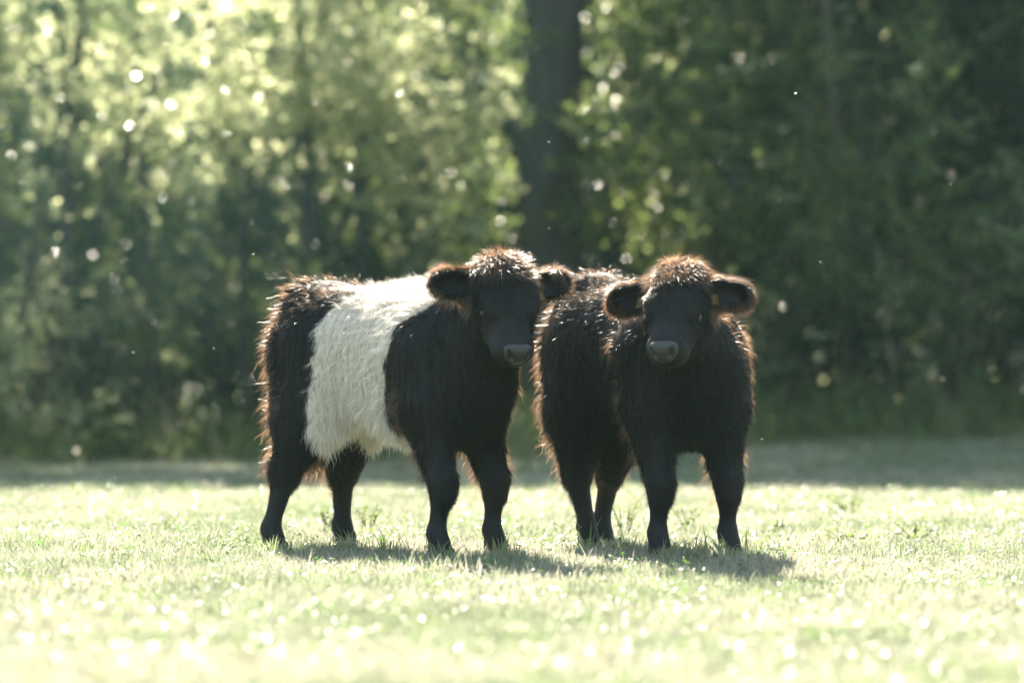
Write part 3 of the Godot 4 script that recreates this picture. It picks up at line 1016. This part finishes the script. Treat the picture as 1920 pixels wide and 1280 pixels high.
	for i in stems.size():
		var s: Array = stems[i]
		var o := thing("thin_trunk", s[4], "trunk", Vector3(s[0], ground_y(s[0], s[1]) - 0.03, s[1]))
		var st := tool()
		limb(st, Vector3.ZERO, Vector3(rnd(-0.2, 0.2), s[2], rnd(-0.1, 0.2)), s[3], s[3] * 0.55, 9, 0.022, 9)
		part("stem", done(st), mats.pale_bark if i == 6 else mats.bark, o)
		for j in 5:
			var ls := tool()
			var y: float = s[2] * rnd(0.35, 0.95)
			limb(ls, Vector3(0, y, 0), Vector3(rnd(-0.5, 0.5), y + rnd(0.1, 0.5), rnd(-0.3, 0.3)), 0.008, 0.003, 5)
			part("branch", done(ls), mats.pale_bark if i == 6 else mats.bark, o)
	# rank growth along the foot of the trees
	var weeds := blades(16, 0.25, 0.75, 0.006, 0.12, 0.5)
	var bag := []
	var tints := []
	for i in 900:
		var x := rnd(-8.0, 8.0)
		var z := rnd(-28.5, -24.9) - 0.4 * absf(wob.get_noise_1d(x * 40.0)) * 4.0
		var s := rnd(0.35, 0.9) * (0.6 + 0.4 * smoothstep(-25.0, -26.5, z))
		bag.append(Transform3D(Basis(Vector3.UP, rnd(0, TAU)).scaled(Vector3.ONE * s), Vector3(x, ground_y(x, z) - 0.01, z)))
		var b := rnd(0.6, 1.2)
		tints.append(Color(0.11, 0.17, 0.055) * b if rng.randf() < 0.75 else Color(0.24, 0.2, 0.12) * b)
	for i in 1100:
		var x := rnd(-6.5, 6.5)
		var z := rnd(-26.0, -21.5)
		if wob.get_noise_2d(x * 70.0, z * 50.0) < 0.08 - 0.05 * (z + 25.0) * -1.0:
			continue
		bag.append(Transform3D(Basis(Vector3.UP, rnd(0, TAU)).scaled(Vector3.ONE * rnd(0.14, 0.40) * (1.0 + 1.6 * smoothstep(-23.6, -26.0, z) * (0.5 + wob.get_noise_1d(x * 90.0)))), Vector3(x, ground_y(x, z) - 0.01, z)))
		tints.append((Color(0.16, 0.2, 0.09) if rng.randf() < 0.6 else Color(0.34, 0.3, 0.19)) * rnd(0.8, 1.2))
	var o := scatter("rank_grass", weeds, mats.grass, bag, tints, self)
	tag(o, "tall rank grass in the shade along the foot of the trees", "grass", "", "stuff")
	bag = []
	tints = []
	for i in 1500:
		var x := rnd(-8.0, 8.0)
		var z := rnd(-28.0, -24.6)
		bag.append(Transform3D(Basis.from_euler(Vector3(rnd(-1.4, -0.4), rnd(0, TAU), 0)).scaled(Vector3.ONE * rnd(0.4, 0.9)), Vector3(x, ground_y(x, z) + rnd(0.02, 0.25) * smoothstep(-24.4, -26.0, z), z)))
		var b := rnd(0.6, 1.3)
		tints.append(Color(0.09, 0.15, 0.055) * b)
	o = scatter("ground_plants", fine, mats.leaf_mid, bag, [], self)
	tag(o, "low leafy plants covering the shaded foot of the trees", "undergrowth", "", "stuff")


func pasture() -> void:
	var short := [blades(22, 0.014, 0.042, 0.0017, 0.055, 0.9), blades(16, 0.022, 0.062, 0.0020, 0.05, 0.75), blades(7, 0.045, 0.105, 0.0024, 0.035, 0.55)]
	var bags := [[], [], []]
	var tints := [[], [], []]
	var zone := [[-6.0, -12.0, 330.0, 0.62], [-12.0, -16.5, 420.0, 0.62], [-16.5, -25.2, 230.0, 0.75]]
	for zn in zone:
		var z0: float = zn[0]
		var z1: float = zn[1]
		var wide: float = zn[3]
		var half := -z1 * 0.1358 + wide
		var n := int(2.0 * half * (z0 - z1) * zn[2])
		for i in n:
			var x := rnd(-half, half)
			var z := rnd(z1, z0)
			var patch := wob.get_noise_2d(x * 130.0, z * 130.0)
			var kind := 0
			var r := rng.randf()
			if r < 0.30 + patch * 0.6: kind = 1
			if r < 0.012 + maxf(patch, 0.0) * 0.06: kind = 2
			var s := rnd(0.75, 1.25)
			bags[kind].append(Transform3D(Basis.from_euler(Vector3(rnd(-0.12, 0.12), rnd(0, TAU), rnd(-0.12, 0.12))).scaled(Vector3(s, s * rnd(0.8, 1.2), s)), Vector3(x, ground_y(x, z) - 0.004, z)))
			var b := rnd(0.75, 1.25)
			var dry := wob.get_noise_2d(x * 75.0 + 400.0, z * 75.0) * 0.8 + rnd(-0.3, 0.3)
			tints[kind].append(Color(0.36, 0.34, 0.285) * b if dry > 0.22 else Color(0.205, 0.238, 0.16).lerp(Color(0.325, 0.33, 0.27), clampf(dry * 2.0 + 0.5, 0.0, 1.0)) * b)
	# thinner sward to either side and behind the lens
	for i in 24000:
		var x := rnd(-22.0, 22.0)
		var z := rnd(-25.0, 3.0)
		if absf(x) < -z * 0.1358 + 0.7 and z < -6.0:
			continue
		bags[1].append(Transform3D(Basis(Vector3.UP, rnd(0, TAU)).scaled(Vector3.ONE * rnd(1.0, 1.7)), Vector3(x, ground_y(x, z) - 0.004, z)))
		tints[1].append(Color(0.23, 0.26, 0.12) * rnd(0.75, 1.25))
	for i in 3:
		var o := scatter(["grass", "meadow_grass", "long_grass"][i], short[i], mats.grass, bags[i], tints[i], self)
		tag(o, ["short grazed grass covering the sunlit pasture", "slightly longer green grass mixed through the pasture", "scattered long grass blades standing out of the pasture"][i], "grass", "", "stuff")
	# clover and other flat wet leaves that catch the sun
	var st := tool()
	for i in 7:
		var c := Vector3(rnd(-0.05, 0.05), rnd(0.015, 0.05), rnd(-0.05, 0.05))
		var n := (Vector3.UP * 1.6 + any_dir()).normalized()
		var x := n.cross(any_dir()).normalized()
		var y := n.cross(x)
		for j in 3:
			var w := TAU * j / 3.0
			var d := x * cos(w) + y * sin(w)
			var e := n.cross(d)
			var l := rnd(0.006, 0.011)
			for v in [c, c + d * l * 0.6 - e * l * 0.5 + n * 0.002, c + d * l * 1.1, c, c + d * l * 1.1, c + d * l * 0.6 + e * l * 0.5 + n * 0.002]:
				st.add_vertex(v)
	st.generate_normals()
	var leaf := st.commit()
	var bag := []
	var tin := []
	for i in 2400:
		var z := rnd(-20.5, -6.5)
		var half := -z * 0.1358 + 0.5
		var x := rnd(-half, half)
		if wob.get_noise_2d(x * 110.0 - 700.0, z * 110.0) < -0.12:
			continue
		bag.append(Transform3D(Basis.from_euler(Vector3(rnd(-0.2, 0.2), rnd(0, TAU), rnd(-0.2, 0.2))).scaled(Vector3.ONE * rnd(0.7, 1.2)), Vector3(x, ground_y(x, z), z)))
		tin.append(Color(0.12, 0.20, 0.06) * rnd(0.7, 1.2))
	tag(scatter("clover", leaf, mats.clover, bag, tin, self), "small wet clover leaves glinting in the pasture", "clover", "", "stuff")


func calves() -> void:
	tufts.straight = tuft(8, 3, 0.013, 0.26, 0.35, 0.0)
	tufts.bent = tuft(8, 4, 0.013, 0.32, 0.75, 0.05)
	tufts.guard = tuft(8, 4, 0.008, 0.5, 0.7, 0.07)
	tufts.curly = tuft(9, 5, 0.013, 0.30, 0.55, 0.11)
	tufts.wavy = tuft(8, 5, 0.014, 0.34, 0.8, 0.08)
	calf("belted_calf", "shaggy black calf with a broad white belt round its middle, standing at the left", Vector3(-0.46, 0, -14.0), deg_to_rad(38.0), {
		"face": deg_to_rad(19.0), "tilt": deg_to_rad(55.0), "roll": deg_to_rad(-2.0), "head": Vector3(0.63, 1.075, 0.10), "belt": true, "rump": 0.0, "ears": [Vector3(-0.022, -0.005, 0.0), Vector3(0.004, 0.0, -0.008)],
		"feet": [Vector3(0.385, 0.0, 0.165), Vector3(0.385, 0.0, -0.16), Vector3(-0.385, 0.0, 0.20), Vector3(-0.375, 0.0, -0.195)],
		"knees": [Vector3(0.385, 0.245, 0.155), Vector3(0.385, 0.245, -0.15), Vector3(-0.365, 0.275, 0.165), Vector3(-0.37, 0.275, -0.175)],
		"tail": [Vector3(-0.36, 0.945, 0), Vector3(-0.45, 0.83, -0.02), Vector3(-0.475, 0.62, -0.08), Vector3(-0.455, 0.39, -0.125)],
		"tags": [-1.0], "numbers": [""]})
	calf("black_calf", "all-black shaggy calf with yellow ear tags, standing at the right", Vector3(0.487, 0, -14.0), deg_to_rad(62.0), {
		"face": deg_to_rad(-18.0), "tilt": deg_to_rad(44.0), "roll": deg_to_rad(2.0), "head": Vector3(0.58, 1.045, 0.190), "belt": false, "rump": 0.035, "ears": [Vector3(-0.012, -0.03, 0.022), Vector3(0.020, -0.005, 0.0)],
		"feet": [Vector3(0.375, 0.0, 0.145), Vector3(0.375, 0.0, -0.15), Vector3(-0.27, 0.0, 0.08), Vector3(-0.46, 0.0, -0.09)],
		"knees": [Vector3(0.375, 0.245, 0.145), Vector3(0.375, 0.245, -0.14), Vector3(-0.29, 0.275, 0.12), Vector3(-0.44, 0.275, -0.11)],
		"tail": [Vector3(-0.36, 0.97, 0), Vector3(-0.45, 0.84, 0.0), Vector3(-0.48, 0.62, 0.0), Vector3(-0.48, 0.42, 0.0)],
		"tags": [1.0, -1.0], "numbers": ["23", "23"]})


func weed(label: String, at: Vector3, height: float, stems: int, spread: float) -> void:
	var o := thing("weed", label, "weed", at, "low leafy weeds in the pasture")
	for i in stems:
		var st := tool()
		var a := Vector3(rnd(-0.02, 0.02), -0.01, rnd(-0.02, 0.02))
		var b := Vector3(rnd(-1, 1) * spread, height * rnd(0.7, 1.1), rnd(-1, 1) * spread * 0.6)
		tube(st, [a, a.lerp(b, 0.5) + Vector3(0, height * 0.12, 0), b], [0.0022, 0.0018, 0.001], 5)
		part("stem", done(st), mats.weed, o)
		var ls := tool()
		for j in 12:
			var t := rnd(0.25, 1.0)
			var p := a.lerp(b, t) + Vector3(0, height * 0.24 * t * (1.0 - t) * 2.0, 0)
			var out := (any_dir() + Vector3.UP * 0.3).normalized()
			var x := out.cross(any_dir()).normalized()
			var l := rnd(0.012, 0.026) * (1.25 - 0.5 * t)
			for v in [p, p + out * l * 0.5 - x * l * 0.28, p + out * l, p, p + out * l, p + out * l * 0.5 + x * l * 0.28]:
				ls.add_vertex(v)
		ls.generate_normals()
		part("leaves", ls.commit(), mats.weed, o).set_meta("kind", "stuff")

func small_things() -> void:
	mats.weed = mat(Color(0.045, 0.065, 0.025), 0.35, Color(0.22, 0.28, 0.1))
	mats.wing = mat(Color(0.5, 0.5, 0.45), 0.25, Color(0.9, 0.88, 0.8))
	mats.midge = mat(Color(0.05, 0.04, 0.03), 0.4)
	var weeds := [["leafy weed just left of the belted calf's far hind leg", -0.76, -15.3, 0.13, 5, 0.09], ["leafy weed just right of the belted calf's far hind leg", -0.585, -15.2, 0.12, 6, 0.09], ["leafy weed to the left of the black calf's near front leg", 0.46, -15.0, 0.15, 6, 0.10], ["small weed between the black calf's front legs", 0.70, -15.3, 0.12, 4, 0.08],
		["dark little weed in the open grass right of the black calf", 1.08, -15.4, 0.07, 4, 0.05], ["broad low weed patch at the right, nearest the picture's edge", 1.58, -14.7, 0.08, 8, 0.14], ["broad low weed patch at the right, beside the one nearest the edge", 1.30, -14.5, 0.06, 7, 0.13], ["weed far back on the right in the sunlit strip", 1.55, -17.2, 0.10, 6, 0.12], ["small weed in the sunlit grass left of the calves", -1.45, -15.6, 0.07, 5, 0.07]]
	for w in weeds:
		weed(w[0], Vector3(w[1], ground_y(w[1], w[2]), w[2]), w[3], w[4], w[5])
	var tuft_a := blades(16, 0.06, 0.15, 0.0036, 0.04, 0.45)
	var tuft_b := blades(12, 0.05, 0.12, 0.0042, 0.05, 0.6)
	mats.tuft = mat(Color(0.07, 0.095, 0.04), 0.32, Color(0.36, 0.44, 0.2))
	var tufts_at := [["in front of the belted calf's near hind hoof", -0.87, -13.72], ["in front of the belted calf's far hind hoof", -0.62, -13.95], ["between the belted calf's hind and front legs", -0.45, -13.62], ["in front of the belted calf's near front hoof", -0.25, -13.35], ["in front of the belted calf's far front hoof", -0.04, -13.6], ["at the black calf's hind hooves, the biggest of them", 0.30, -14.1], ["right of the black calf's hind hooves", 0.42, -13.85], ["in front of the black calf's near front hoof", 0.53, -13.35], ["between the black calf's front hooves", 0.66, -13.4], ["in front of the black calf's far front hoof", 0.78, -13.4], ["just right of the black calf's far front hoof", 0.87, -13.6]]
	for i in tufts_at.size():
		var q: Array = tufts_at[i]
		var o := part(numbered("grass_tuft"), tuft_a if i % 2 == 0 else tuft_b, mats.tuft, self)
		tag(o, "tuft of longer grass " + q[0], "grass tuft", "longer grass tufts round the hooves", "stuff")
		o.position = Vector3(q[1], ground_y(q[1], q[2]) - 0.005, q[2])
		o.rotation.y = i * 1.7
		o.scale = Vector3.ONE * (1.25 if i == 5 else rnd(0.75, 1.05))
	var midges := [["left of the belted calf's rump, level with its back", -0.95, 1.10, -13.8], ["low at the left, beside the belted calf's flank", -1.10, 0.755, -13.9], ["high in front of the broad trunk", 0.137, 1.51, -13.8], ["above the belted calf's right ear, against the trunk", 0.133, 1.19, -13.7], ["high at the right, above the black calf", 1.03, 1.68, -13.7], ["right of the black calf, level with its poll", 1.13, 1.07, -13.8], ["high near the right edge", 1.62, 1.36, -13.9], ["low at the right of the black calf's chest", 0.92, 0.42, -13.9], ["at the left, against the dark stems", -1.40, 0.74, -13.9]]
	for i in midges.size():
		var q: Array = midges[i]
		var o := thing("flying_insect", "tiny sunlit insect in the air " + q[0], "insect", Vector3(q[1], q[2], q[3]), "insects hanging in the sunlit air")
		o.rotation = Vector3(rnd(-0.5, 0.5), rnd(0, TAU), rnd(-0.5, 0.5))
		var st := tool()
		tube(st, [Vector3(0, 0, -0.003), Vector3(0, 0.0002, -0.0018), Vector3(0, 0, 0), Vector3(0, -0.0004, 0.003)], [0.0003, 0.0009, 0.0009, 0.0002], 6)
		part("insect_body", done(st), mats.midge, o)
		for side in [-1.0, 1.0]:
			var ws := tool()
			for v in [Vector3(0, 0.0006, -0.001), Vector3(side * 0.003, 0.0022, -0.0022), Vector3(side * 0.0055, 0.0034, 0.0005), Vector3(0, 0.0006, -0.001), Vector3(side * 0.0055, 0.0034, 0.0005), Vector3(side * 0.003, 0.002, 0.0016)]:
				ws.add_vertex(v)
			ws.generate_normals()
			part("wing", ws.commit(), mats.wing, o)
	# morning mist that hangs under the trees, thickest on the left
	var fm := FogMaterial.new()
	fm.density = 0.0042
	fm.albedo = Color(0.70, 0.95, 0.95)
	for d in [[Vector3(0, 2.0, -29.5), Vector3(22, 7, 10), 0.0020], [Vector3(-3.6, 2.6, -27.5), Vector3(8.0, 6, 6.5), 0.010], [Vector3(-3.8, 2.6, -27.3), Vector3(6.5, 5, 5.5), 0.011]]:
		var fog := FogVolume.new()
		fog.name = numbered("mist")
		fog.shape = RenderingServer.FOG_VOLUME_SHAPE_ELLIPSOID
		fog.size = d[1]
		var own := fm.duplicate()
		own.density = d[2]
		fog.material = own
		add_child(fog)
		fog.position = d[0]
		tag(fog, "thin pale mist hanging under the whole line of trees" if d[0].x == 0 else "brighter mist among the left-hand trees" if d[0].x > -3.7 else "thickest core of the mist at the far left", "mist", "", "stuff")
